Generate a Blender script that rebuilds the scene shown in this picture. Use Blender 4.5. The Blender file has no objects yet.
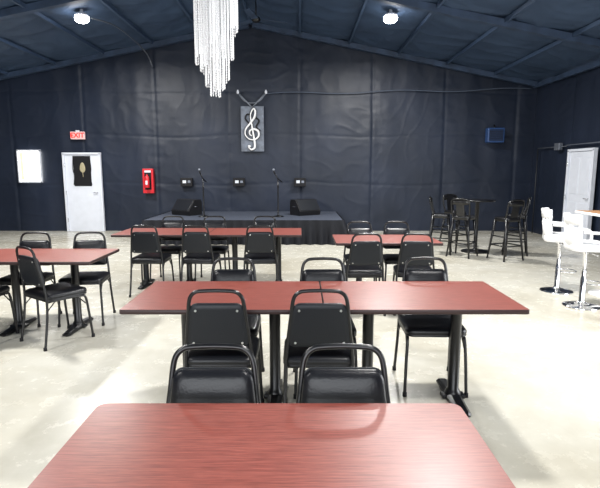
import bpy, bmesh, math, random
from mathutils import Vector, Matrix, noise
random.seed(7)
scene = bpy.context.scene
try:
    scene.view_settings.view_transform = 'Standard'
    scene.view_settings.look = 'None'
except Exception as e:
    print(e)
PI = math.pi

# ---------------------------------------------------------------- materials
def new_mat(name):
    m = bpy.data.materials.new(name); m.use_nodes = True
    nt = m.node_tree; b = nt.nodes['Principled BSDF']
    return m, nt, b

def mat(name, col, rough=0.5, metal=0.0, emit=None, estr=0.0, bump=0.0, bscale=60.0, var=0.0, coat=0.0, spec=0.5):
    m, nt, b = new_mat(name)
    b.inputs['Base Color'].default_value = (*col, 1)
    b.inputs['Roughness'].default_value = rough
    b.inputs['Metallic'].default_value = metal
    b.inputs['Specular IOR Level'].default_value = spec
    b.inputs['Coat Weight'].default_value = coat
    if emit:
        b.inputs['Emission Color'].default_value = (*emit, 1)
        b.inputs['Emission Strength'].default_value = estr
    if bump > 0 or var > 0:
        tc = nt.nodes.new('ShaderNodeTexCoord')
        n = nt.nodes.new('ShaderNodeTexNoise'); n.inputs['Scale'].default_value = bscale
        n.inputs['Detail'].default_value = 4
        nt.links.new(tc.outputs['Object'], n.inputs['Vector'])
        if bump > 0:
            bp = nt.nodes.new('ShaderNodeBump'); bp.inputs['Strength'].default_value = bump
            bp.inputs['Distance'].default_value = 0.01
            nt.links.new(n.outputs['Fac'], bp.inputs['Height'])
            nt.links.new(bp.outputs['Normal'], b.inputs['Normal'])
        if var > 0:
            r = nt.nodes.new('ShaderNodeValToRGB')
            r.color_ramp.elements[0].position = 0.3; r.color_ramp.elements[1].position = 0.7
            r.color_ramp.elements[0].color = (*[c*(1-var) for c in col], 1)
            r.color_ramp.elements[1].color = (*[min(1, c*(1+var)) for c in col], 1)
            nt.links.new(n.outputs['Fac'], r.inputs['Fac'])
            nt.links.new(r.outputs['Color'], b.inputs['Base Color'])
    return m

def wood_mat(name, dark, light, rough=0.3):
    m, nt, b = new_mat(name)
    tc = nt.nodes.new('ShaderNodeTexCoord')
    mp = nt.nodes.new('ShaderNodeMapping'); mp.inputs['Scale'].default_value = (3.0, 70, 70)
    n = nt.nodes.new('ShaderNodeTexNoise'); n.inputs['Scale'].default_value = 1.6; n.inputs['Detail'].default_value = 8
    n.inputs['Roughness'].default_value = 0.7; n.inputs['Distortion'].default_value = 0.6
    mp2 = nt.nodes.new('ShaderNodeMapping'); mp2.inputs['Scale'].default_value = (14, 320, 60)
    n2 = nt.nodes.new('ShaderNodeTexNoise'); n2.inputs['Scale'].default_value = 1.0; n2.inputs['Detail'].default_value = 3
    r = nt.nodes.new('ShaderNodeValToRGB')
    r.color_ramp.elements[0].position = 0.35; r.color_ramp.elements[0].color = (*dark, 1)
    r.color_ramp.elements[1].position = 0.68; r.color_ramp.elements[1].color = (*light, 1)
    mx = nt.nodes.new('ShaderNodeMix'); mx.data_type = 'RGBA'; mx.blend_type = 'MULTIPLY'
    mx.inputs[0].default_value = 0.45
    r2 = nt.nodes.new('ShaderNodeValToRGB')
    r2.color_ramp.elements[0].position = 0.38; r2.color_ramp.elements[0].color = (0.35, 0.35, 0.35, 1)
    r2.color_ramp.elements[1].position = 0.55; r2.color_ramp.elements[1].color = (1, 1, 1, 1)
    L = nt.links.new
    L(tc.outputs['Object'], mp.inputs['Vector']); L(mp.outputs['Vector'], n.inputs['Vector'])
    L(tc.outputs['Object'], mp2.inputs['Vector']); L(mp2.outputs['Vector'], n2.inputs['Vector'])
    L(n.outputs['Fac'], r.inputs['Fac']); L(n2.outputs['Fac'], r2.inputs['Fac'])
    L(r.outputs['Color'], mx.inputs[6]); L(r2.outputs['Color'], mx.inputs[7])
    L(mx.outputs[2], b.inputs['Base Color'])
    b.inputs['Roughness'].default_value = rough
    bp = nt.nodes.new('ShaderNodeBump'); bp.inputs['Strength'].default_value = 0.08; bp.inputs['Distance'].default_value = 0.002
    L(n2.outputs['Fac'], bp.inputs['Height']); L(bp.outputs['Normal'], b.inputs['Normal'])
    return m

def concrete_mat():
    m, nt, b = new_mat('polished_concrete')
    L = nt.links.new
    tc = nt.nodes.new('ShaderNodeTexCoord')
    n = nt.nodes.new('ShaderNodeTexNoise'); n.inputs['Scale'].default_value = 0.7; n.inputs['Detail'].default_value = 11
    n.inputs['Roughness'].default_value = 0.62; n.inputs['Distortion'].default_value = 0.35
    r = nt.nodes.new('ShaderNodeValToRGB')
    e = r.color_ramp.elements
    e[0].position = 0.28; e[0].color = (0.43, 0.40, 0.32, 1)
    e[1].position = 0.72; e[1].color = (0.64, 0.635, 0.58, 1)
    x = e.new(0.5); x.color = (0.55, 0.53, 0.455, 1)
    n2 = nt.nodes.new('ShaderNodeTexNoise'); n2.inputs['Scale'].default_value = 5; n2.inputs['Detail'].default_value = 12
    n2.inputs['Roughness'].default_value = 0.72
    r2 = nt.nodes.new('ShaderNodeValToRGB')
    r2.color_ramp.elements[0].position = 0.3; r2.color_ramp.elements[0].color = (0.78, 0.77, 0.74, 1)
    r2.color_ramp.elements[1].position = 0.64; r2.color_ramp.elements[1].color = (1, 1, 1, 1)
    mx = nt.nodes.new('ShaderNodeMix'); mx.data_type = 'RGBA'; mx.blend_type = 'MULTIPLY'; mx.inputs[0].default_value = 0.55
    L(tc.outputs['Object'], n.inputs['Vector']); L(tc.outputs['Object'], n2.inputs['Vector'])
    L(n.outputs['Fac'], r.inputs['Fac']); L(n2.outputs['Fac'], r2.inputs['Fac'])
    L(r.outputs['Color'], mx.inputs[6]); L(r2.outputs['Color'], mx.inputs[7])
    L(mx.outputs[2], b.inputs['Base Color'])
    rr = nt.nodes.new('ShaderNodeMapRange'); rr.inputs[3].default_value = 0.16; rr.inputs[4].default_value = 0.36
    L(n2.outputs['Fac'], rr.inputs[0]); L(rr.outputs[0], b.inputs['Roughness'])
    bp = nt.nodes.new('ShaderNodeBump'); bp.inputs['Strength'].default_value = 0.04; bp.inputs['Distance'].default_value = 0.01
    L(n2.outputs['Fac'], bp.inputs['Height']); L(bp.outputs['Normal'], b.inputs['Normal'])
    return m

def vinyl_mat(name, c1, c2, rough=0.42, bstr=0.2):
    m, nt, b = new_mat(name)
    L = nt.links.new
    tc = nt.nodes.new('ShaderNodeTexCoord')
    n = nt.nodes.new('ShaderNodeTexNoise'); n.inputs['Scale'].default_value = 0.8; n.inputs['Detail'].default_value = 5
    r = nt.nodes.new('ShaderNodeValToRGB')
    r.color_ramp.elements[0].position = 0.35; r.color_ramp.elements[0].color = (*c1, 1)
    r.color_ramp.elements[1].position = 0.7; r.color_ramp.elements[1].color = (*c2, 1)
    L(tc.outputs['Object'], n.inputs['Vector']); L(n.outputs['Fac'], r.inputs['Fac'])
    L(r.outputs['Color'], b.inputs['Base Color'])
    n2 = nt.nodes.new('ShaderNodeTexNoise'); n2.inputs['Scale'].default_value = 3; n2.inputs['Detail'].default_value = 5
    n2.inputs['Distortion'].default_value = 0.4
    L(tc.outputs['Object'], n2.inputs['Vector'])
    bp = nt.nodes.new('ShaderNodeBump'); bp.inputs['Strength'].default_value = bstr; bp.inputs['Distance'].default_value = 0.04
    L(n2.outputs['Fac'], bp.inputs['Height']); L(bp.outputs['Normal'], b.inputs['Normal'])
    b.inputs['Roughness'].default_value = rough
    b.inputs['Specular IOR Level'].default_value = 0.4
    return m

M_WOOD = wood_mat('mahogany_laminate', (0.195, 0.044, 0.033), (0.335, 0.094, 0.070), 0.36)
M_EDGE = mat('table_edge_band', (0.03, 0.012, 0.012), 0.45)
M_BLKMET = mat('black_powdercoat', (0.005, 0.005, 0.006), 0.3, 0.0, bump=0.05, bscale=200)
M_VINYL = mat('black_vinyl', (0.006, 0.0065, 0.009), 0.33, bump=0.12, bscale=120, spec=0.4)
M_SHELL = mat('black_back_panel', (0.008, 0.010, 0.014), 0.42, bump=0.1, bscale=90, spec=0.35)
M_CHROME = mat('chrome', (0.8, 0.8, 0.82), 0.12, 1.0)
M_RIVET = mat('rivet_steel', (0.6, 0.6, 0.6), 0.3, 1.0)
M_FLOOR = concrete_mat()
M_WALL = vinyl_mat('black_insulation_wall', (0.009, 0.014, 0.027), (0.015, 0.022, 0.042), 0.47, 0.16)
M_CEIL = vinyl_mat('haze_blue_insulation_ceiling', (0.032, 0.056, 0.105), (0.046, 0.078, 0.14), 0.6, 0.15)  # black liner tinted lighter blue: lens haze put into its base colour
M_BEAM = mat('wrapped_beam', (0.03, 0.052, 0.098), 0.6, var=0.3, bscale=5)
M_WHITE = mat('white_paint', (0.70, 0.73, 0.8), 0.45, var=0.04, bscale=6)
M_WHITEV = mat('white_vinyl', (0.85, 0.85, 0.86), 0.3, bump=0.04, bscale=60)
M_RED = mat('red_enamel', (0.6, 0.02, 0.03), 0.35, var=0.1)
M_CARPET = mat('stage_carpet', (0.045, 0.055, 0.08), 0.8, bump=0.4, bscale=180, var=0.3)
M_SKIRT = mat('stage_skirt_cloth', (0.004, 0.005, 0.009), 0.7, bump=0.1, bscale=100, var=0.2, spec=0.35)
M_BLKMATTE = mat('black_matte', (0.006, 0.006, 0.008), 0.6, bump=0.1, bscale=120, spec=0.35)
M_GREY = mat('grey_plaque', (0.14, 0.16, 0.20), 0.5, var=0.3, bscale=9)
M_CRYSTAL = mat('crystal_beads', (0.82, 0.83, 0.85), 0.15, bump=0.05, bscale=80, coat=0.5, emit=(1, 0.97, 0.92), estr=0.05)
M_LAMP = mat('lamp_lens', (1, 1, 1), 0.4, emit=(1, 0.98, 0.95), estr=40)
M_LIGHTWOOD = wood_mat('light_wood', (0.45, 0.22, 0.10), (0.62, 0.34, 0.17), 0.35)
M_EXITW = mat('exit_face', (0.6, 0.45, 0.45), 0.5, emit=(1, 0.45, 0.4), estr=0.2)
M_EXITR = mat('exit_letters', (0.7, 0.02, 0.01), 0.5, emit=(1, 0.03, 0.02), estr=1.0)
M_GOLD = mat('gold_motif', (0.40, 0.35, 0.22), 0.5, var=0.2)
M_GLASSLIT = mat('daylight_pane', (0.9, 0.9, 0.85), 0.2, emit=(1, 0.97, 0.88), estr=5.0, var=0.1, bscale=3)
M_POSTER = mat('window_sticker', (0.75, 0.5, 0.4), 0.4, emit=(1, 0.75, 0.5), estr=0.8, var=0.3, bscale=14)
M_CABLE = mat('cable_black', (0.01, 0.012, 0.016), 0.5, var=0.1)
M_CONDUIT = mat('conduit_grey', (0.2, 0.22, 0.26), 0.4, 0.6, var=0.1)
M_DIMCABLE = mat('cable_slate', (0.07, 0.09, 0.13), 0.5, var=0.1)
M_NAVY = mat('navy_plastic_glow', (0.02, 0.05, 0.14), 0.35, var=0.2, emit=(0.05, 0.2, 0.6), estr=0.04)  # faint blue emission added to brighten the speaker casing, not a light source

# ---------------------------------------------------------------- mesh builder
class B:
    def __init__(s):
        s.bm = bmesh.new(); s.mats = []
    def mi(s, m):
        if m not in s.mats: s.mats.append(m)
        return s.mats.index(m)
    def box(s, c, size, m, rot=None, bevel=0.0):
        r = bmesh.ops.create_cube(s.bm, size=1.0)
        vs = r['verts']
        M = Matrix.Translation(Vector(c))
        if rot is not None: M = M @ rot.to_4x4()
        M = M @ Matrix.Diagonal((*size, 1))
        bmesh.ops.transform(s.bm, matrix=M, verts=vs)
        fs = set(f for v in vs for f in v.link_faces)
        i = s.mi(m)
        for f in fs: f.material_index = i
        if bevel > 0:
            es = list(set(e for f in fs for e in f.edges))
            r2 = bmesh.ops.bevel(s.bm, geom=es, offset=bevel, segments=2, affect='EDGES', profile=0.5)
            for f in r2['faces']: f.material_index = i
    def rings(s, rings, m, cap=True, closed=False, smooth=True):
        i = s.mi(m)
        vr = [[s.bm.verts.new(p) for p in ring] for ring in rings]
        n = len(vr[0]); K = len(vr)
        for a in range(K if closed else K-1):
            A = vr[a]; Bq = vr[(a+1) % K]
            for j in range(n):
                f = s.bm.faces.new((A[j], A[(j+1) % n], Bq[(j+1) % n], Bq[j]))
                f.material_index = i; f.smooth = smooth
        if cap and not closed:
            f = s.bm.faces.new(list(reversed(vr[0]))); f.material_index = i
            f = s.bm.faces.new(vr[-1]); f.material_index = i
        return vr
    def tube(s, pts, r, m, n=8, closed=False):
        pts = [Vector(p) for p in pts]
        K = len(pts)
        rad = r if isinstance(r, (list, tuple)) else [r]*K
        rings = []
        ref = None
        for k in range(K):
            if closed: t = pts[(k+1) % K]-pts[k-1]
            elif k == 0: t = pts[1]-pts[0]
            elif k == K-1: t = pts[-1]-pts[-2]
            else: t = (pts[k+1]-pts[k]).normalized()+(pts[k]-pts[k-1]).normalized()
            t.normalize()
            if ref is None:
                ref = Vector((0, 0, 1)) if abs(t.z) < 0.9 else Vector((1, 0, 0))
            u = ref - t*ref.dot(t)
            if u.length < 1e-4:
                u = t.orthogonal()
            u.normalize(); ref = u
            v = t.cross(u)
            rings.append([pts[k]+(u*math.cos(2*PI*j/n)+v*math.sin(2*PI*j/n))*rad[k] for j in range(n)])
        s.rings(rings, m, cap=not closed, closed=closed)
    def lathe(s, prof, m, c=(0, 0, 0), n=24):
        rings = [[(c[0]+max(r, 1e-4)*math.cos(2*PI*j/n), c[1]+max(r, 1e-4)*math.sin(2*PI*j/n), c[2]+z) for j in range(n)] for r, z in prof]
        s.rings(rings, m)
    def slab(s, outline, layers, m, M=Matrix.Identity(4), m_top=None):
        cx = sum(p[0] for p in outline)/len(outline); cy = sum(p[1] for p in outline)/len(outline)
        hw = max(abs(p[0]-cx) for p in outline); hh = max(abs(p[1]-cy) for p in outline)
        rings = []
        for ins, h in layers:
            fx = 1-ins/hw; fy = 1-ins/hh
            rings.append([M @ Vector((cx+(p[0]-cx)*fx, cy+(p[1]-cy)*fy, h)) for p in outline])
        vr = s.rings(rings, m)
        if m_top is not None:
            for f in vr[-1][0].link_faces:
                if len(f.verts) > 4: f.material_index = s.mi(m_top)
    def mesh(s, name):
        bmesh.ops.recalc_face_normals(s.bm, faces=s.bm.faces)
        me = bpy.data.meshes.new(name); s.bm.to_mesh(me); s.bm.free()
        for m in s.mats: me.materials.append(m)
        return me
    def obj(s, name, loc=(0, 0, 0), rz=0.0):
        return place(name, s.mesh(name), loc, rz)

def place(name, me, loc=(0, 0, 0), rz=0.0):
    o = bpy.data.objects.new(name, me)
    o.location = loc; o.rotation_euler = (0, 0, rz)
    scene.collection.objects.link(o)
    return o

def rrect(w, h, r, n=5, cx=0, cy=0, taper=0.0):
    pts = []
    for (sx, sy, a0) in ((1, 1, 0), (-1, 1, 90), (-1, -1, 180), (1, -1, 270)):
        for k in range(n+1):
            a = math.radians(a0+90*k/n)
            x = sx*(w/2-r)+r*math.cos(a); y = sy*(h/2-r)+r*math.sin(a)
            if taper: x *= 1-(taper/(w/2))*((y+h/2)/h)
            pts.append((cx+x, cy+y))
    return pts

def catmull(P, n=8):
    P = [Vector(p) for p in P]; out = []
    for i in range(len(P)-1):
        p0 = P[max(i-1, 0)]; p1 = P[i]; p2 = P[i+1]; p3 = P[min(i+2, len(P)-1)]
        for k in range(n):
            t = k/n
            out.append(0.5*((2*p1)+(p2-p0)*t+(2*p0-5*p1+4*p2-p3)*t*t+(3*p1-p0-3*p2+p3)*t**3))
    out.append(P[-1]); return out

# ---------------------------------------------------------------- room shell
XL, XR, YB, YF = -8.3, 5.9, 12.7, -3.2
XM = (XL+XR)/2; EAVE = 3.7; RIDGE = 5.12
SL = (RIDGE-EAVE)/((XR-XL)/2)
def ceil_z(x): return RIDGE-SL*abs(x-XM)

b = B(); b.box(((XL+XR)/2, (YB+YF)/2, -0.05), (XR-XL+0.8, YB-YF+0.8, 0.1), M_FLOOR); b.obj('floor')

def wrinkle(u, v, seed=0.0, pw=1.83):
    # loose liner: thin seams, soft vertical hang, fine creases
    k = (u/pw) % 1.0
    pil = min(k, 1-k)*2
    idx = math.floor(u/pw)
    seam = max(0, 1-pil*14)**1.5
    gather = math.exp(-pil*4)
    n1 = noise.noise(Vector((u*0.5+seed, v*0.4, seed)))
    n2 = noise.noise(Vector((u*2.4+seed+idx*1.7, v*0.3+u*0.3, 3.1+seed)))
    n3 = noise.noise(Vector((u*3.5+seed, v*1.8, 5.2+seed)))
    n4 = noise.noise(Vector((u*1.5+v*1.4+seed, v*1.7-u*0.6, 9.1+seed)))
    n5 = noise.noise(Vector((u*2.6-v*1.0+seed, v*1.3+u*0.5, 14.1+seed)))
    n6 = noise.noise(Vector((u*6.5, v*3.5, 21+seed)))
    crease = math.exp(-(n4*8)**2)*(0.5+0.8*n1)+0.6*math.exp(-(n5*9)**2)*(0.5-n1)
    puck = gather*noise.noise(Vector((u*2.5, v*6.5, 31+seed)))
    hs = 0.0
    for hz in (1.22, 2.44, 3.5):
        d = abs(v-hz-0.04*math.sin(u*1.3+hz)-0.03*noise.noise(Vector((u*1.7, hz, seed))))
        hs += max(0, 1-d/0.05)
    return 0.045+0.022*n1+0.019*n2+0.005*n3+0.0015*n6+0.0065*crease+0.010*puck-seam*0.014-hs*0.007

def grid_obj(name, nu, nv, fn, m):
    vs = [fn(i/nu, j/nv) for j in range(nv+1) for i in range(nu+1)]
    fs = [(j*(nu+1)+i, j*(nu+1)+i+1, (j+1)*(nu+1)+i+1, (j+1)*(nu+1)+i) for j in range(nv) for i in range(nu)]
    me = bpy.data.meshes.new(name); me.from_pydata(vs, [], fs)
    for p in me.polygons: p.use_smooth = True
    me.materials.append(m)
    return place(name, me)

def wb(u, v):
    x = XL-0.15+(XR-XL+0.3)*u; z = v*(ceil_z(x)+0.06)
    return (x, YB+max(0, 0.1-wrinkle(x, z)), z)
grid_obj('wall_back', 520, 180, wb, M_WALL)
def wr(u, v):
    y = YF+(YB-YF+0.15)*u; z = v*EAVE
    return (XR+max(0, 0.1-wrinkle(y, z, 11)), y, z)
grid_obj('wall_right', 400, 90, wr, M_WALL)
def wl(u, v):
    y = YF+(YB-YF+0.15)*u; z = v*EAVE
    return (XL-max(0, 0.1-wrinkle(y, z, 23)), y, z)
grid_obj('wall_left', 200, 60, wl, M_WALL)
def wf(u, v):
    x = XL-0.1+(XR-XL+0.2)*u; return (x, YF, v*ceil_z(x))
grid_obj('wall_front', 20, 4, wf, M_WALL)

def ceil_fn(u, v):
    x = XL-0.15+(XR-XL+0.3)*u; y = YF-0.1+(YB-YF+0.25)*v
    k = ((x-XM)/1.2) % 1.0
    sag = 0.05*math.sin(PI*k)**0.7
    n2 = noise.noise(Vector((x*0.6+y*0.8, y*1.0-x*0.3, 5.0)))
    n3 = noise.noise(Vector((x*1.6-y*0.8, y*1.8+x*0.3, 8.0)))
    rd = 0.025*math.exp(-(n2*7)**2)+0.015*math.exp(-(n3*7)**2)
    return (x, y, ceil_z(x)+0.08-sag-rd+0.015*noise.noise(Vector((x*2.4, y*1.5, 1))))
grid_obj('ceiling', 260, 260, ceil_fn, M_CEIL)

b = B()
for y in (YB-0.12, YB-3.6, YB-7.2, YB-10.8):
    for sgn in (-1, 1):
        xe = XR if sgn > 0 else XL
        mid = Vector(((XM+xe)/2, y, (RIDGE+EAVE)/2-0.04))
        ln = math.hypot(xe-XM, RIDGE-EAVE)
        rot = Matrix.Rotation(sgn*math.atan(SL), 3, 'Y')
        b.box(mid, (ln-0.1, 0.12, 0.12), M_BEAM, rot)
for k in range(-5, 6):
    x = XM+k*1.2
    b.box((x, (YB+YF)/2, ceil_z(x)+0.0), (0.05, YB-YF-0.1, 0.07), M_CEIL)
b.obj('trim_1')
b = B(); b.box((XR-0.04, (YB+YF)/2, EAVE-0.06), (0.08, YB-YF-0.02, 0.1), M_BEAM); b.obj('trim_2')
b = B(); b.box((XL+0.04, (YB+YF)/2, EAVE-0.06), (0.08, YB-YF-0.02, 0.1), M_BEAM); b.obj('trim_3')

# ---------------------------------------------------------------- doors / windows
def add_door(name, loc, rz, poster=False):
    b = B()
    w, h = 0.86, 1.96
    b.box((0, -0.03, h/2+0.002), (w, 0.045, h), M_WHITE, bevel=0.004)
    for sx in (-1, 1): b.box((sx*(w/2+0.03), -0.05, h/2+0.02), (0.05, 0.08, h+0.03), M_WHITE, bevel=0.004)
    b.box((0, -0.05, h+0.03), (w+0.12, 0.08, 0.05), M_WHITE, bevel=0.004)
    if not poster:
        for zc, ph in ((0.55, 0.7), (1.45, 0.75)):
            for sx in (-1, 1):
                b.box((sx*0.2, -0.055, zc), (0.3, 0.012, ph), M_WHITE, bevel=0.005)
    b.tube([(0.36, -0.05, 1.0), (0.36, -0.1, 1.0), (0.27, -0.1, 1.0)], 0.011, M_CHROME)
    for z in (0.3, 1.0, 1.7): b.tube([(-w/2-0.002, -0.095, z-0.05), (-w/2-0.002, -0.095, z+0.05)], 0.008, M_CHROME)
    if poster:
        b.box((0.0, -0.06, 1.55), (0.44, 0.012, 0.76), M_BLKMATTE, bevel=0.003)
        out = [(0.07*math.cos(a)*(1-0.25*math.sin(a)), 0.13*math.sin(a)) for a in [2*PI*k/20 for k in range(20)]]
        M = Matrix.Translation((0.01, -0.066, 1.64)) @ Matrix.Rotation(math.radians(90), 4, 'X')
        b.slab(out, [(0, 0), (0, 0.008), (0.02, 0.012)], M_GOLD, M)
        b.tube([(0.01, -0.073, 1.53), (0.02, -0.073, 1.4)], 0.008, M_GOLD)
        for sx in (-1, 1):
            b.tube(catmull([(sx*0.21, -0.075, 1.93), (sx*0.23, -0.08, 1.6), (sx*0.2, -0.08, 1.45), (sx*0.23, -0.075, 1.2)], 4), 0.01, M_BLKMATTE)
    return b.obj(name, loc, rz)
add_door('door_1', (-5.55, YB-0.005, 0), 0, True)
add_door('door_2', (XR-0.02, 10.3, 0), -PI/2)

b = B()
b.box((0, -0.012, 0), (0.54, 0.02, 0.76), M_GLASSLIT)
for sx in (-1, 1): b.box((sx*0.285, -0.03, 0), (0.03, 0.06, 0.82), M_WHITE, bevel=0.004)
for sz in (-1, 1): b.box((0, -0.03, sz*0.4), (0.6, 0.06, 0.03), M_WHITE, bevel=0.004)
b.box((-0.2, -0.026, 0.0), (0.08, 0.006, 0.7), M_POSTER)
b.obj('window_1', (-6.9, YB-0.005, 1.67))

# ---------------------------------------------------------------- dining chair
def build_chair():
    b = B()
    half = [(0.215, -0.245, 0.0), (0.205, -0.205, 0.25), (0.198, -0.19, 0.44), (0.188, -0.2, 0.56), (0.166, -0.228, 0.74),
            (0.156, -0.243, 0.83), (0.143, -0.249, 0.872), (0.118, -0.253, 0.895), (0.085, -0.254, 0.903), (0.0, -0.255, 0.906)]
    left = [(-x, y, z) for x, y, z in half]
    path = half + list(reversed(left))[1:]
    b.tube(catmull(path, 4), 0.0115, M_BLKMET, n=8)
    for sx in (-1, 1):
        b.tube(catmull([(sx*0.215, 0.215, 0.0), (sx*0.208, 0.195, 0.22), (sx*0.2, 0.175, 0.385), (sx*0.197, 0.14, 0.42), (sx*0.197, 0.0, 0.425), (sx*0.198, -0.19, 0.425)], 4), 0.0115, M_BLKMET)
        for (fx, fy) in ((0.215, 0.215), (0.215, -0.245)):
            b.lathe([(0.0, 0), (0.016, 0), (0.015, 0.03), (0, 0.03)], M_BLKMATTE, (sx*fx, fy, 0), n=10)
        b.tube([(sx*0.199, 0.17, 0.34), (sx*0.198, 0.09, 0.425)], 0.006, M_BLKMET, n=6)
        b.tube([(sx*0.201, -0.196, 0.34), (sx*0.198, -0.11, 0.425)], 0.006, M_BLKMET, n=6)
    b.tube([(-0.197, 0.13, 0.42), (0.197, 0.13, 0.42)], 0.009, M_BLKMET, n=6)
    b.tube([(-0.198, -0.17, 0.42), (0.198, -0.17, 0.42)], 0.009, M_BLKMET, n=6)
    out = rrect(0.43, 0.41, 0.06, 6, 0, 0.0, 0.0)
    b.slab(out, [(0.02, 0.425), (0.004, 0.43), (0.0, 0.438), (0.006, 0.443), (0.0, 0.45), (0.0, 0.468), (0.008, 0.482), (0.03, 0.492), (0.09, 0.499), (0.15, 0.502)], M_VINYL)
    ang = math.atan2(0.055, 0.345)
    zdir = Vector((0, -math.sin(ang), math.cos(ang))); ydir = Vector((0, math.cos(ang), math.sin(ang)))
    o = Vector((0, -0.219, 0.69))
    M = Matrix.Identity(4)
    M.col[0] = (1, 0, 0, 0); M.col[1] = (*zdir, 0); M.col[2] = (*ydir, 0); M.col[3] = (*o, 1)
    out = rrect(0.372, 0.275, 0.045, 6, 0, 0.0, 0.030)
    b.slab(out, [(0.03, -0.014), (0.006, -0.011), (0.0, -0.004), (0.0, 0.004)], M_SHELL, M)
    out2 = rrect(0.362, 0.267, 0.045, 6, 0, 0.0, 0.030)
    b.slab(out2, [(0.0, 0.004), (0.0, 0.02), (0.01, 0.032), (0.035, 0.04), (0.08, 0.044)], M_VINYL, M)
    for sx, t in ((-1, -0.105), (1, -0.105), (-1, 0.1), (1, 0.1)):
        p = M @ Vector((sx*(0.145-0.03*(t+0.137)/0.275), t, -0.0125))
        q = M @ Vector((sx*(0.145-0.03*(t+0.137)/0.275), t, -0.018))
        b.tube([p, q], 0.007, M_RIVET, n=8)
    return b.mesh('dining_chair')
CH = build_chair()
def chair(x, y, rz=0.0): place('dining_chair', CH, (x, y, 0), rz)

# ---------------------------------------------------------------- dining table
def build_table(w=1.232, d=0.765, off=0.3, rc=0.012):
    b = B()
    out = rrect(w, d, rc, 6)
    b.slab(out, [(0.004, 0.72), (0, 0.723), (0, 0.746), (0.003, 0.75)], M_EDGE, m_top=M_WOOD)
    for sx in (-1, 1):
        x = sx*off
        b.lathe([(0.0, 0.03), (0.055, 0.03), (0.055, 0.05), (0.045, 0.07), (0.038, 0.08), (0.038, 0.69), (0.05, 0.70), (0.05, 0.71), (0, 0.71)], M_BLKMET, (x, 0, 0), n=20)
        b.box((x, 0, 0.713), (0.07, 0.5, 0.014), M_BLKMET, bevel=0.003)
        b.box((x, 0, 0.713), (0.26, 0.06, 0.012), M_BLKMET, bevel=0.003)
        prof = [(-0.28, 0.03, 0.022), (-0.26, 0.042, 0.032), (-0.08, 0.048, 0.05), (0, 0.055, 0.055), (0.08, 0.048, 0.05), (0.26, 0.042, 0.032), (0.28, 0.03, 0.022)]
        rings = []
        for y, hw, h in prof:
            rings.append([(x-hw, y, 0.008), (x-hw, y, h*0.6), (x-hw*0.55, y, h), (x+hw*0.55, y, h), (x+hw, y, h*0.6), (x+hw, y, 0.008)])
        b.rings(rings, M_BLKMET, smooth=False)
        for sy in (-1, 1):
            b.lathe([(0.0, 0), (0.018, 0), (0.018, 0.012), (0, 0.012)], M_BLKMATTE, (x, sy*0.25, 0), n=12)
        b.box((x, 0, 0.024), (0.16, 0.07, 0.03), M_BLKMET, bevel=0.008)
    return b.mesh('dining_table')
TB = build_table()
def table(x, y): place('dining_table', TB, (x, y, 0))

place('dining_table', build_table(1.296, 0.80, 0.33, 0.035), (-0.075, 1.26, 0))
chair(-0.334, 1.56, PI); chair(0.167, 1.56, PI)
table(-0.472, 3.23); table(0.766, 3.23)
chair(-0.477, 2.95); chair(0.114, 2.95)
chair(-0.51, 3.45, PI); chair(0.18, 3.45, PI+0.02); chair(0.96, 3.47, PI-0.03)
table(-2.54, 4.78); table(-3.776, 4.78)
chair(-2.28, 4.46, -0.62); chair(-3.0, 4.42, -0.1)
chair(-2.26, 5.04, PI+0.12); chair(-2.87, 5.02, PI)
chair(-3.7, 4.45); chair(-3.7, 5.02, PI)
table(-1.83, 6.65); table(-0.595, 6.65)
for x in (-1.91, -1.27, -0.50): chair(x, 6.22, random.uniform(-0.08, 0.08))
for x in (-1.87, -1.25, -0.52): chair(x, 6.9, PI+random.uniform(-0.06, 0.06))
table(1.03, 5.93)
chair(0.70, 5.42, 0.05); chair(1.28, 5.42, -0.12)
chair(0.78, 6.16, PI); chair(1.27, 6.16, PI)

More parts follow.
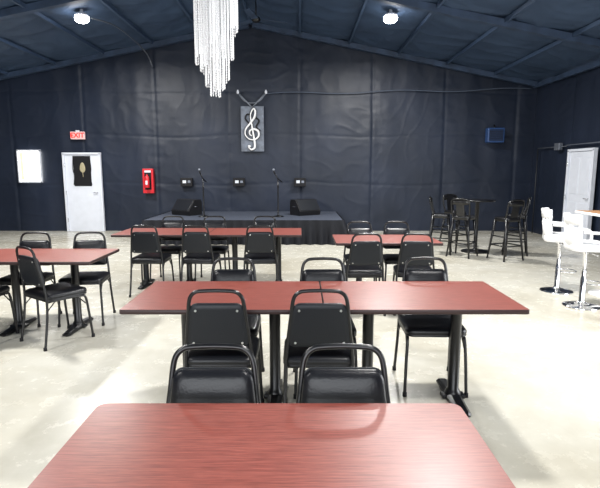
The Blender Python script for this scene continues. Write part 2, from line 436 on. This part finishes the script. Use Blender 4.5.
# ---------------------------------------------------------------- metal bar stool
def build_stool():
    b = B()
    for sx in (-1, 1):
        for sy in (-1, 1):
            p0 = Vector((sx*0.21, sy*0.21, 0)); p1 = Vector((sx*0.135, sy*0.135, 0.72))
            b.tube([p0, p0.lerp(p1, 0.5), p1], [0.015, 0.02, 0.026], M_BLKMET, n=8)
            b.lathe([(0, 0), (0.018, 0), (0.018, 0.02), (0, 0.02)], M_BLKMATTE, (p0.x, p0.y, 0), n=8)
    for z in (0.26, 0.42):
        k = 0.21-0.075*z/0.72
        for a in ((k, k, -k, k), (-k, k, -k, -k), (-k, -k, k, -k), (k, -k, k, k)):
            if z == 0.42 and a[1] == a[3]: continue
            b.tube([(a[0], a[1], z), (a[2], a[3], z)], 0.012, M_BLKMET, n=6)
    b.tube([(0.155, 0.155, 0.5), (-0.155, -0.155, 0.5)], 0.007, M_BLKMET, n=6)
    b.tube([(-0.155, 0.155, 0.5), (0.155, -0.155, 0.5)], 0.007, M_BLKMET, n=6)
    out = rrect(0.34, 0.34, 0.07, 6)
    b.slab(out, [(0.01, 0.685), (0, 0.69), (0, 0.745), (0.008, 0.755), (0.03, 0.757), (0.06, 0.75)], M_BLKMET)
    path = [(0.15, -0.12, 0.74), (0.165, -0.16, 0.85), (0.17, -0.185, 0.98), (0.15, -0.2, 1.04), (0.08, -0.215, 1.065), (0, -0.22, 1.07)]
    path = path+[(-x, y, z) for x, y, z in reversed(path)][1:]
    b.tube(catmull(path, 4), 0.015, M_BLKMET)
    rings = []
    for z in (0.74, 0.8, 0.9, 1.0, 1.06):
        y = -0.15-0.065*(z-0.74)/0.32
        rings.append([(-0.075, y-0.004, z), (0.075, y-0.004, z), (0.075, y+0.004, z), (-0.075, y+0.004, z)])
    b.rings(rings, M_BLKMET, smooth=False)
    rings = []
    for k in range(9):
        x = -0.155+0.31*k/8; y = -0.195-0.02*(1-(x/0.155)**2)
        rings.append([(x, y-0.004, 0.96), (x, y+0.004, 0.96), (x, y+0.003, 1.045), (x, y-0.005, 1.045)])
    b.rings(rings, M_BLKMET)
    return b.mesh('metal_bar_stool')
ST = build_stool()
for x, y, r in ((2.68, 9.3, -1.9), (3.2, 10.1, PI+0.3), (3.66, 8.62, 0.35), (4.08, 9.2, 1.2), (3.0, 8.95, -0.7)):
    place('metal_bar_stool', ST, (x, y, 0), r)
b = B()
b.lathe([(0, 0), (0.26, 0), (0.27, 0.01), (0.25, 0.025), (0.06, 0.045), (0.035, 0.07), (0.035, 0.95), (0.07, 0.975), (0.07, 0.985), (0, 0.985)], M_BLKMET, n=28)
b.lathe([(0, 0.985), (0.32, 0.985), (0.33, 0.992), (0.33, 1.008), (0.32, 1.015), (0, 1.015)], M_BLKMET, n=36)
b.obj('round_bar_table', (3.42, 9.45, 0))

# ---------------------------------------------------------------- white bar stool
def build_wstool():
    b = B()
    b.lathe([(0, 0), (0.2, 0), (0.205, 0.006), (0.19, 0.016), (0.1, 0.034), (0.04, 0.05), (0.032, 0.07), (0.03, 0.33), (0.024, 0.34), (0.022, 0.62), (0.05, 0.65), (0.09, 0.665), (0, 0.665)], M_CHROME, n=32)
    ring = [(0.12*math.cos(a), 0.1+0.11*math.sin(a), 0.28) for a in [2*PI*k/24 for k in range(24)]]
    b.tube(ring, 0.008, M_CHROME, closed=True)
    b.tube([(0.0, 0.0, 0.3), (0, -0.01, 0.28)], 0.014, M_CHROME)
    b.tube([(0.03, 0.02, 0.64), (0.2, 0.04, 0.63)], 0.006, M_CHROME)
    out = rrect(0.37, 0.40, 0.08, 8)
    b.slab(out, [(0.06, 0.66), (0.01, 0.67), (0, 0.685), (0, 0.74), (0.01, 0.758), (0.04, 0.768), (0.1, 0.771)], M_WHITEV)
    def shell(z0f, z1f, a0, a1, n=30, lean=0.03, r=0.185, th=0.03):
        rings = []
        for k in range(n+1):
            d = a0+(a1-a0)*k/n
            a = math.radians(d)
            c, s_ = math.cos(a), math.sin(a)
            z0 = z0f(d); z1 = z1f(d)
            def P(rr, z):
                l = lean*((z-0.72)/0.36)
                return (math.copysign(abs(c)**0.6, c)*rr, math.copysign(abs(s_)**0.6, s_)*(rr+l*1.5), z)
            rings.append([P(r-th/2, z0+0.004), P(r-th/2, z1-0.006), P(r-th/4, z1), P(r+th/4, z1), P(r+th/2, z1-0.006), P(r+th/2, z0+0.005), P(r+th/4, z0), P(r-th/4, z0)])
        b.rings(rings, M_WHITEV)
    shell(lambda d: 0.69, lambda d: 0.93, 208, 332)
    shell(lambda d: 0.965, lambda d: 1.085, 208, 332)
    for a in (216, 270, 324):
        shell(lambda d: 0.91, lambda d: 0.98, a-7, a+7, n=3, th=0.022)
    for sx in (-1, 1):
        b.tube(catmull([(sx*0.175, 0.13, 0.74), (sx*0.18, 0.13, 0.83), (sx*0.182, 0.09, 0.875), (sx*0.182, -0.02, 0.885), (sx*0.178, -0.12, 0.89)], 5), 0.017, M_WHITEV)
    return b.mesh('white_bar_stool')
WS = build_wstool()
place('white_bar_stool', WS, (3.38, 6.3, 0), -PI/2-0.35)
place('white_bar_stool', WS, (3.30, 5.58, 0), -PI/2-0.1)
place('white_bar_stool', WS, (3.38, 4.95, 0), -PI/2-0.2)
b = B()
b.slab(rrect(0.7, 1.7, 0.03, 4), [(0.004, 1.02), (0, 1.024), (0, 1.05), (0.004, 1.054)], M_WHITEV, m_top=M_LIGHTWOOD)
for sy in (-1, 1):
    b.lathe([(0, 0), (0.24, 0), (0.24, 0.012), (0.06, 0.035), (0.04, 0.06), (0.04, 1.0), (0.12, 1.015), (0.12, 1.02), (0, 1.02)], M_WHITEV, (0, sy*0.5, 0), n=24)
b.obj('bar_height_table', (3.96, 5.6, 0))

# ---------------------------------------------------------------- stage
SX0, SX1, SY0, SY1, SH = -3.35, 0.92, 10.4, 12.66, 0.52
b = B()
b.box(((SX0+SX1)/2, (SY0+SY1)/2, SH-0.03), (SX1-SX0, SY1-SY0, 0.06), M_CARPET, bevel=0.01)
for ix in range(5):
    for iy in range(3):
        x = SX0+0.15+(SX1-SX0-0.3)*ix/4; y = SY0+0.15+(SY1-SY0-0.3)*iy/2
        b.tube([(x, y, 0), (x, y, SH-0.05)], 0.03, M_BLKMET)
path = []
def seg(p, q):
    L_ = math.dist(p, q); n = int(L_/0.02)
    for k in range(n): path.append(((p[0]+(q[0]-p[0])*k/n), (p[1]+(q[1]-p[1])*k/n)))
seg((SX0, SY1), (SX0, SY0)); c1 = len(path); seg((SX0, SY0), (SX1, SY0)); c2 = len(path); seg((SX1, SY0), (SX1, SY1))
i = b.mi(M_SKIRT); rows = []
for r_ in range(9):
    t = r_/8; row = []
    for k, (x, y) in enumerate(path):
        s_ = k*0.02
        am = 0.006+0.04*t
        d = am*math.sin(s_*2*PI/0.22+1.6*math.sin(s_*1.7))+0.012+am+0.09*t*t*max(0, noise.noise(Vector((s_*1.5, 2, 0))))
        nx, ny = ((-1, 0) if k < c1 else (0, -1) if k < c2 else (1, 0))
        cr = max(0, 1-min(abs(k-c1), abs(k-c2))*0.02/0.25)*0.2*t
        if cr > 0:
            if abs(k-c2) < abs(k-c1): nx2, ny2 = 0.75, -0.4
            else: nx2, ny2 = -0.75, -0.4
            x += nx2*cr; y += ny2*cr
        row.append(b.bm.verts.new((x+nx*d, y+ny*d, SH*(1-t)+0.003)))
    rows.append(row)
for a in range(8):
    for k in range(len(path)-1):
        f = b.bm.faces.new((rows[a][k], rows[a][k+1], rows[a+1][k+1], rows[a+1][k])); f.material_index = i; f.smooth = True
b.obj('stage_platform')
SZ = SH+0.004

def wedge(x, y, rz):
    b = B()
    prof = [(-0.2, 0), (0.2, 0), (0.22, 0.1), (0.02, 0.36), (-0.16, 0.36), (-0.2, 0.3)]
    rings = [[(sx, py, pz) for py, pz in prof] for sx in (-0.3, -0.29, 0.29, 0.3)]
    b.rings(rings, M_BLKMATTE, smooth=False)
    rot = Matrix.Rotation(math.atan2(0.26, 0.2)*-1, 3, 'X')
    b.box((0, 0.125, 0.235), (0.54, 0.30, 0.012), M_SHELL, rot, bevel=0.004)
    for s_ in (-1, 1):
        b.tube([(s_*0.302, -0.06, 0.2), (s_*0.315, -0.06, 0.2), (s_*0.315, 0.05, 0.2), (s_*0.302, 0.05, 0.2)], 0.008, M_CHROME)
    b.obj('stage_monitor_speaker', (x, y, SZ), rz)
wedge(-2.7, 11.7, PI-0.6); wedge(0.12, 11.7, PI+0.6)

def mic(x, y, rz):
    b = B()
    b.lathe([(0, 0), (0.13, 0), (0.13, 0.012), (0.03, 0.03), (0.016, 0.05), (0.014, 0.65), (0.02, 0.66), (0.02, 0.7), (0.012, 0.71), (0.012, 0.86), (0, 0.86)], M_BLKMET, n=20)
    b.tube([(0, -0.12, 0.78), (0, 0.0, 0.86), (0, 0.08, 0.96)], 0.012, M_BLKMET)
    b.tube([(0, 0.075, 0.95), (0, 0.1, 0.99), (0, 0.12, 1.04)], [0.012, 0.018, 0.02], M_BLKMATTE)
    b.lathe([(0, -0.03), (0.02, -0.026), (0.03, 0), (0.02, 0.026), (0, 0.03)], M_CONDUIT, (0, 0.125, 1.06), n=12)
    b.obj('microphone_stand', (x, y, SZ), rz)
mic(-2.2, 11.2, 2.7); mic(-0.5, 11.2, 2.3)

# ---------------------------------------------------------------- wall items
for x in (-2.9, -1.56, 0.0):
    b = B()
    b.box((0, -0.05, 0), (0.3, 0.1, 0.22), M_BLKMATTE, bevel=0.01)
    b.box((-0.05, -0.103, 0.01), (0.09, 0.008, 0.07), M_WHITE, bevel=0.003)
    b.box((0.07, -0.103, 0.01), (0.07, 0.008, 0.06), M_CONDUIT, bevel=0.003)
    b.obj('wall_power_box', (x, YB-0.005, 1.27))

b = B()
b.box((0, -0.06, 0), (0.27, 0.12, 0.62), M_RED, bevel=0.01)
b.box((0, -0.122, 0.02), (0.17, 0.008, 0.48), M_BLKMATTE, bevel=0.003)
b.lathe([(0, -0.17), (0.055, -0.17), (0.06, -0.15), (0.06, 0.08), (0.045, 0.12), (0.02, 0.14), (0.02, 0.17), (0, 0.17)], M_RED, (0, -0.19, 0), n=18)
b.box((0.0, -0.252, -0.04), (0.05, 0.006, 0.1), M_WHITE)
b.box((0.0, -0.125, 0.24), (0.16, 0.006, 0.05), M_WHITE)
b.tube(catmull([(0, -0.19, 0.17), (0.05, -0.2, 0.15), (0.07, -0.2, 0.02), (0.065, -0.2, -0.1)], 4), 0.008, M_BLKMATTE)
b.obj('fire_extinguisher_cabinet', (-3.87, YB-0.005, 1.3))

b = B(); b.box((0, -0.03, 0), (0.36, 0.06, 0.19), M_EXITW, bevel=0.008)
b.box((0, -0.03, 0.11), (0.08, 0.05, 0.04), M_WHITE)
sign = b.obj('exit_sign', (-5.62, YB-0.005, 2.44))
tc_ = bpy.data.curves.new('exit_text', 'FONT'); tc_.body = 'EXIT'; tc_.size = 0.17; tc_.extrude = 0.004; tc_.offset = 0.004
tc_.align_x = 'CENTER'; tc_.align_y = 'CENTER'
tmp = bpy.data.objects.new('tmp', tc_); scene.collection.objects.link(tmp)
bpy.context.view_layer.update()
me = bpy.data.meshes.new_from_object(tmp.evaluated_get(bpy.context.evaluated_depsgraph_get()))
bpy.data.objects.remove(tmp)
me.materials.clear(); me.materials.append(M_EXITR)
t = bpy.data.objects.new('letters', me); scene.collection.objects.link(t)
t.parent = sign; t.location = (0, -0.064, 0); t.rotation_euler = (PI/2, 0, 0)

b = B()
b.box((0, -0.02, 0), (0.58, 0.04, 1.12), M_GREY, bevel=0.01)
C = [(-.55, -3.0), (-.65, -3.3), (-.2, -3.65), (.35, -3.4), (.45, -2.7), (.25, -1.2), (-.1, 1.0), (-.3, 2.5), (-.05, 3.4), (.35, 3.8), (.6, 3.2), (.4, 2.2), (-.4, 1.1),
     (-1.2, .1), (-1.3, -.9), (-.6, -1.7), (.4, -1.8), (1.15, -1.2), (1.1, -.3), (.35, .1), (-.4, -.15), (-.5, -.8), (-.1, -1.15)]
pts = catmull([(x*0.135, -0.06, z*0.135-0.02) for x, z in C], 6)
ptsk = [p+Vector((0, 0.008, 0)) for p in pts]
b.tube(ptsk, 0.034, M_BLKMATTE, n=8)
b.tube([p-Vector((0, 0.028, 0)) for p in pts], [0.016+0.012*math.sin(PI*k/(len(pts)-1)*3)**2 for k in range(len(pts))], M_WHITEV, n=8)
b.lathe([(0, -0.03), (0.035, -0.02), (0.04, 0), (0.035, 0.02), (0, 0.03)], M_WHITEV, (-0.08, -0.07, -0.43), n=14)
b.tube(catmull([(0.05, -0.06, 0.3), (0.17, -0.06, 0.2), (0.1, -0.06, 0.05), (0.2, -0.06, -0.05)], 5), 0.022, M_BLKMATTE)
b.tube(catmull([(-0.05, -0.06, 0.1), (-0.17, -0.06, 0.25), (-0.12, -0.06, 0.36), (-0.02, -0.06, 0.32)], 5), 0.02, M_BLKMATTE)
for sx in (-1, 1):
    b.tube([(sx*-0.02, -0.05, 0.5), (sx*0.34, -0.05, 0.88)], 0.02, M_CONDUIT)
    b.lathe([(0, -0.05), (0.03, -0.04), (0.035, 0), (0.02, 0.05), (0, 0.06)], M_WHITE, (sx*0.35, -0.05, 0.9), n=12)
b.tube(catmull([(-0.34, -0.04, 0.86), (-0.15, -0.04, 0.66), (0.15, -0.04, 0.66), (0.34, -0.04, 0.86)], 5), 0.014, M_CONDUIT)
b.obj('treble_clef_wall_art', (-1.20, YB-0.005, 2.6))

b = B()
b.box((0, -0.1, 0), (0.42, 0.2, 0.36), M_NAVY, bevel=0.02)
b.box((0, -0.205, 0.0), (0.34, 0.012, 0.27), M_BLKMATTE, bevel=0.005)
for k in range(5): b.box((0, -0.213, -0.1+0.05*k), (0.32, 0.008, 0.012), M_NAVY)
b.tube([(0, -0.08, 0.16), (0, -0.03, 0.26)], 0.02, M_BLKMET)
b.obj('wall_speaker', (4.9, YB-0.005, 2.44))

b = B()
P = [(-0.9+k*(6.7/12), YB-0.03, 3.46+0.03*math.sin(k*1.3)+0.01*k) for k in range(13)]
b.tube(catmull(P, 4), 0.012, M_DIMCABLE, n=6); b.obj('wall_cable')
b = B()
b.tube([(XR-0.03, 12.3, 2.1), (XR-0.03, 11.0, 2.1), (XR-0.03, 11.0, 2.12), (XR-0.03, 7.0, 2.12)], 0.015, M_CONDUIT, n=8)
b.tube([(XR-0.03, 12.3, 0.0), (XR-0.03, 12.3, 2.1)], 0.015, M_CABLE, n=8)
b.box((XR-0.05, 11.3, 2.1), (0.09, 0.22, 0.16), M_CONDUIT, bevel=0.01)
b.obj('wall_conduit')
b = B()
P = [(-4.1, 9.75, ceil_z(-4.1)-0.1), (-3.8, 10.4, ceil_z(-3.8)-0.12), (-3.75, 11.4, ceil_z(-3.75)-0.13), (-3.7, 12.3, ceil_z(-3.7)-0.25), (-3.65, 12.66, 4.1)]
b.tube(catmull(P, 6), 0.014, M_CONDUIT, n=6); b.obj('ceiling_cable')

# ---------------------------------------------------------------- ceiling lamps
def lamp(x, y, power):
    zt = ceil_z(x)-0.08
    b = B()
    b.lathe([(0, 0.12), (0.03, 0.12), (0.03, 0.05), (0.07, 0.03), (0.12, 0.0), (0.125, -0.03), (0.115, -0.03), (0.0, -0.03)], M_WHITE, n=28)
    b.lathe([(0, -0.03), (0.115, -0.03), (0.13, -0.06), (0.125, -0.10), (0.08, -0.135), (0, -0.15)], M_LAMP, n=28)
    o = b.obj('ceiling_lamp', (x, y, zt))
    l = bpy.data.lights.new('lamp_light', 'AREA'); l.shape = 'DISK'; l.size = 0.4; l.energy = power; l.color = (1, 0.985, 0.96)
    lo = bpy.data.objects.new('lamp_light', l); scene.collection.objects.link(lo)
    lo.parent = o; lo.location = (0, 0, -0.2)
for y in (9.74, 5.4, 1.0):
    for x in (-4.1, 1.7):
        lamp(x, y, 260 if y > 2 else 150)

def daylight(name, loc, rot, sx, sy, power, col):
    l = bpy.data.lights.new(name, 'AREA'); l.shape = 'RECTANGLE'; l.size = sx; l.size_y = sy; l.energy = power; l.color = col
    o = bpy.data.objects.new(name, l); o.location = loc; o.rotation_euler = rot; scene.collection.objects.link(o)
daylight('daylight_front', (-1, YF+0.1, 1.6), (PI/2, 0, 0), 6, 2.8, 330, (0.92, 0.96, 1))
daylight('daylight_right', (XR-0.1, 3.2, 1.5), (PI/2, 0, PI/2), 3.0, 2.4, 260, (0.94, 0.97, 1))

# ---------------------------------------------------------------- chandelier
b = B()
top = 4.35
cx, cy = -1.0, 6.05
def strand(x, y, z0, z1, r=0.0085):
    n = max(2, int((z0-z1)/0.028)); rings = []
    for k in range(n*2+1):
        z = z0-(z0-z1)*k/(n*2); rr = r if k % 2 else r*0.3
        rings.append([(x+rr*math.cos(2*PI*j/5), y+rr*math.sin(2*PI*j/5), z) for j in range(5)])
    b.rings(rings, M_CRYSTAL, smooth=False)
for R, n, zb, dz in ((0.25, 38, 3.02, 0.20), (0.195, 28, 2.80, 0.08), (0.14, 22, 2.60, 0.03), (0.085, 13, 2.5, 0.04), (0.03, 5, 2.44, 0.0)):
    ring = [(R*math.cos(a), R*math.sin(a), top-0.02) for a in [2*PI*k/32 for k in range(32)]]
    b.tube(ring, 0.012, M_CHROME, n=6, closed=True)
    for k in range(n):
        a = 2*PI*k/n
        strand(R*math.cos(a), R*math.sin(a), top-0.02, zb+dz*math.cos(a)+random.uniform(-0.02, 0.02))
for a in (0, PI/2): b.tube([(-0.25*math.cos(a), -0.25*math.sin(a), top-0.02), (0.25*math.cos(a), 0.25*math.sin(a), top-0.02)], 0.01, M_CHROME)
b.tube([(0, 0, top-0.02), (0, 0, ceil_z(cx)-0.06)], 0.012, M_CHROME)
b.lathe([(0, 0), (0.08, 0), (0.07, 0.04), (0, 0.05)], M_CHROME, (0, 0, ceil_z(cx)-0.12), n=20)
b.obj('crystal_chandelier', (cx+0.02, cy, 0))

b = B()
b.tube([(0, 0, 0), (0, 0, -0.35)], 0.012, M_BLKMET)
b.lathe([(0, -0.45), (0.06, -0.45), (0.09, -0.42), (0.09, -0.37), (0.04, -0.34), (0, -0.34)], M_BLKMET, n=20)
for k in range(3):
    a = 2*PI*k/3+0.35
    rot = Matrix.Rotation(a, 3, 'Z') @ Matrix.Rotation(0.15, 3, 'X')
    c = rot @ Vector((0.38, 0, 0)); b.box((c.x, c.y, -0.4), (0.6, 0.13, 0.01), M_BEAM, rot, bevel=0.003)
b.obj('ceiling_fan', (-0.9, 10.6, ceil_z(-0.9)-0.04))

# ---------------------------------------------------------------- world + camera
w = bpy.data.worlds.new('world'); scene.world = w; w.use_nodes = True
w.node_tree.nodes['Background'].inputs['Color'].default_value = (0.6, 0.75, 1, 1)
w.node_tree.nodes['Background'].inputs['Strength'].default_value = 0.4
cam = bpy.data.cameras.new('camera'); cam.sensor_fit = 'HORIZONTAL'; cam.sensor_width = 36; cam.lens = 490*36/600
co = bpy.data.objects.new('camera', cam); co.location = (0, 0, 1.58); co.rotation_euler = (math.radians(90-8.6), 0, 0)
scene.collection.objects.link(co); scene.camera = co
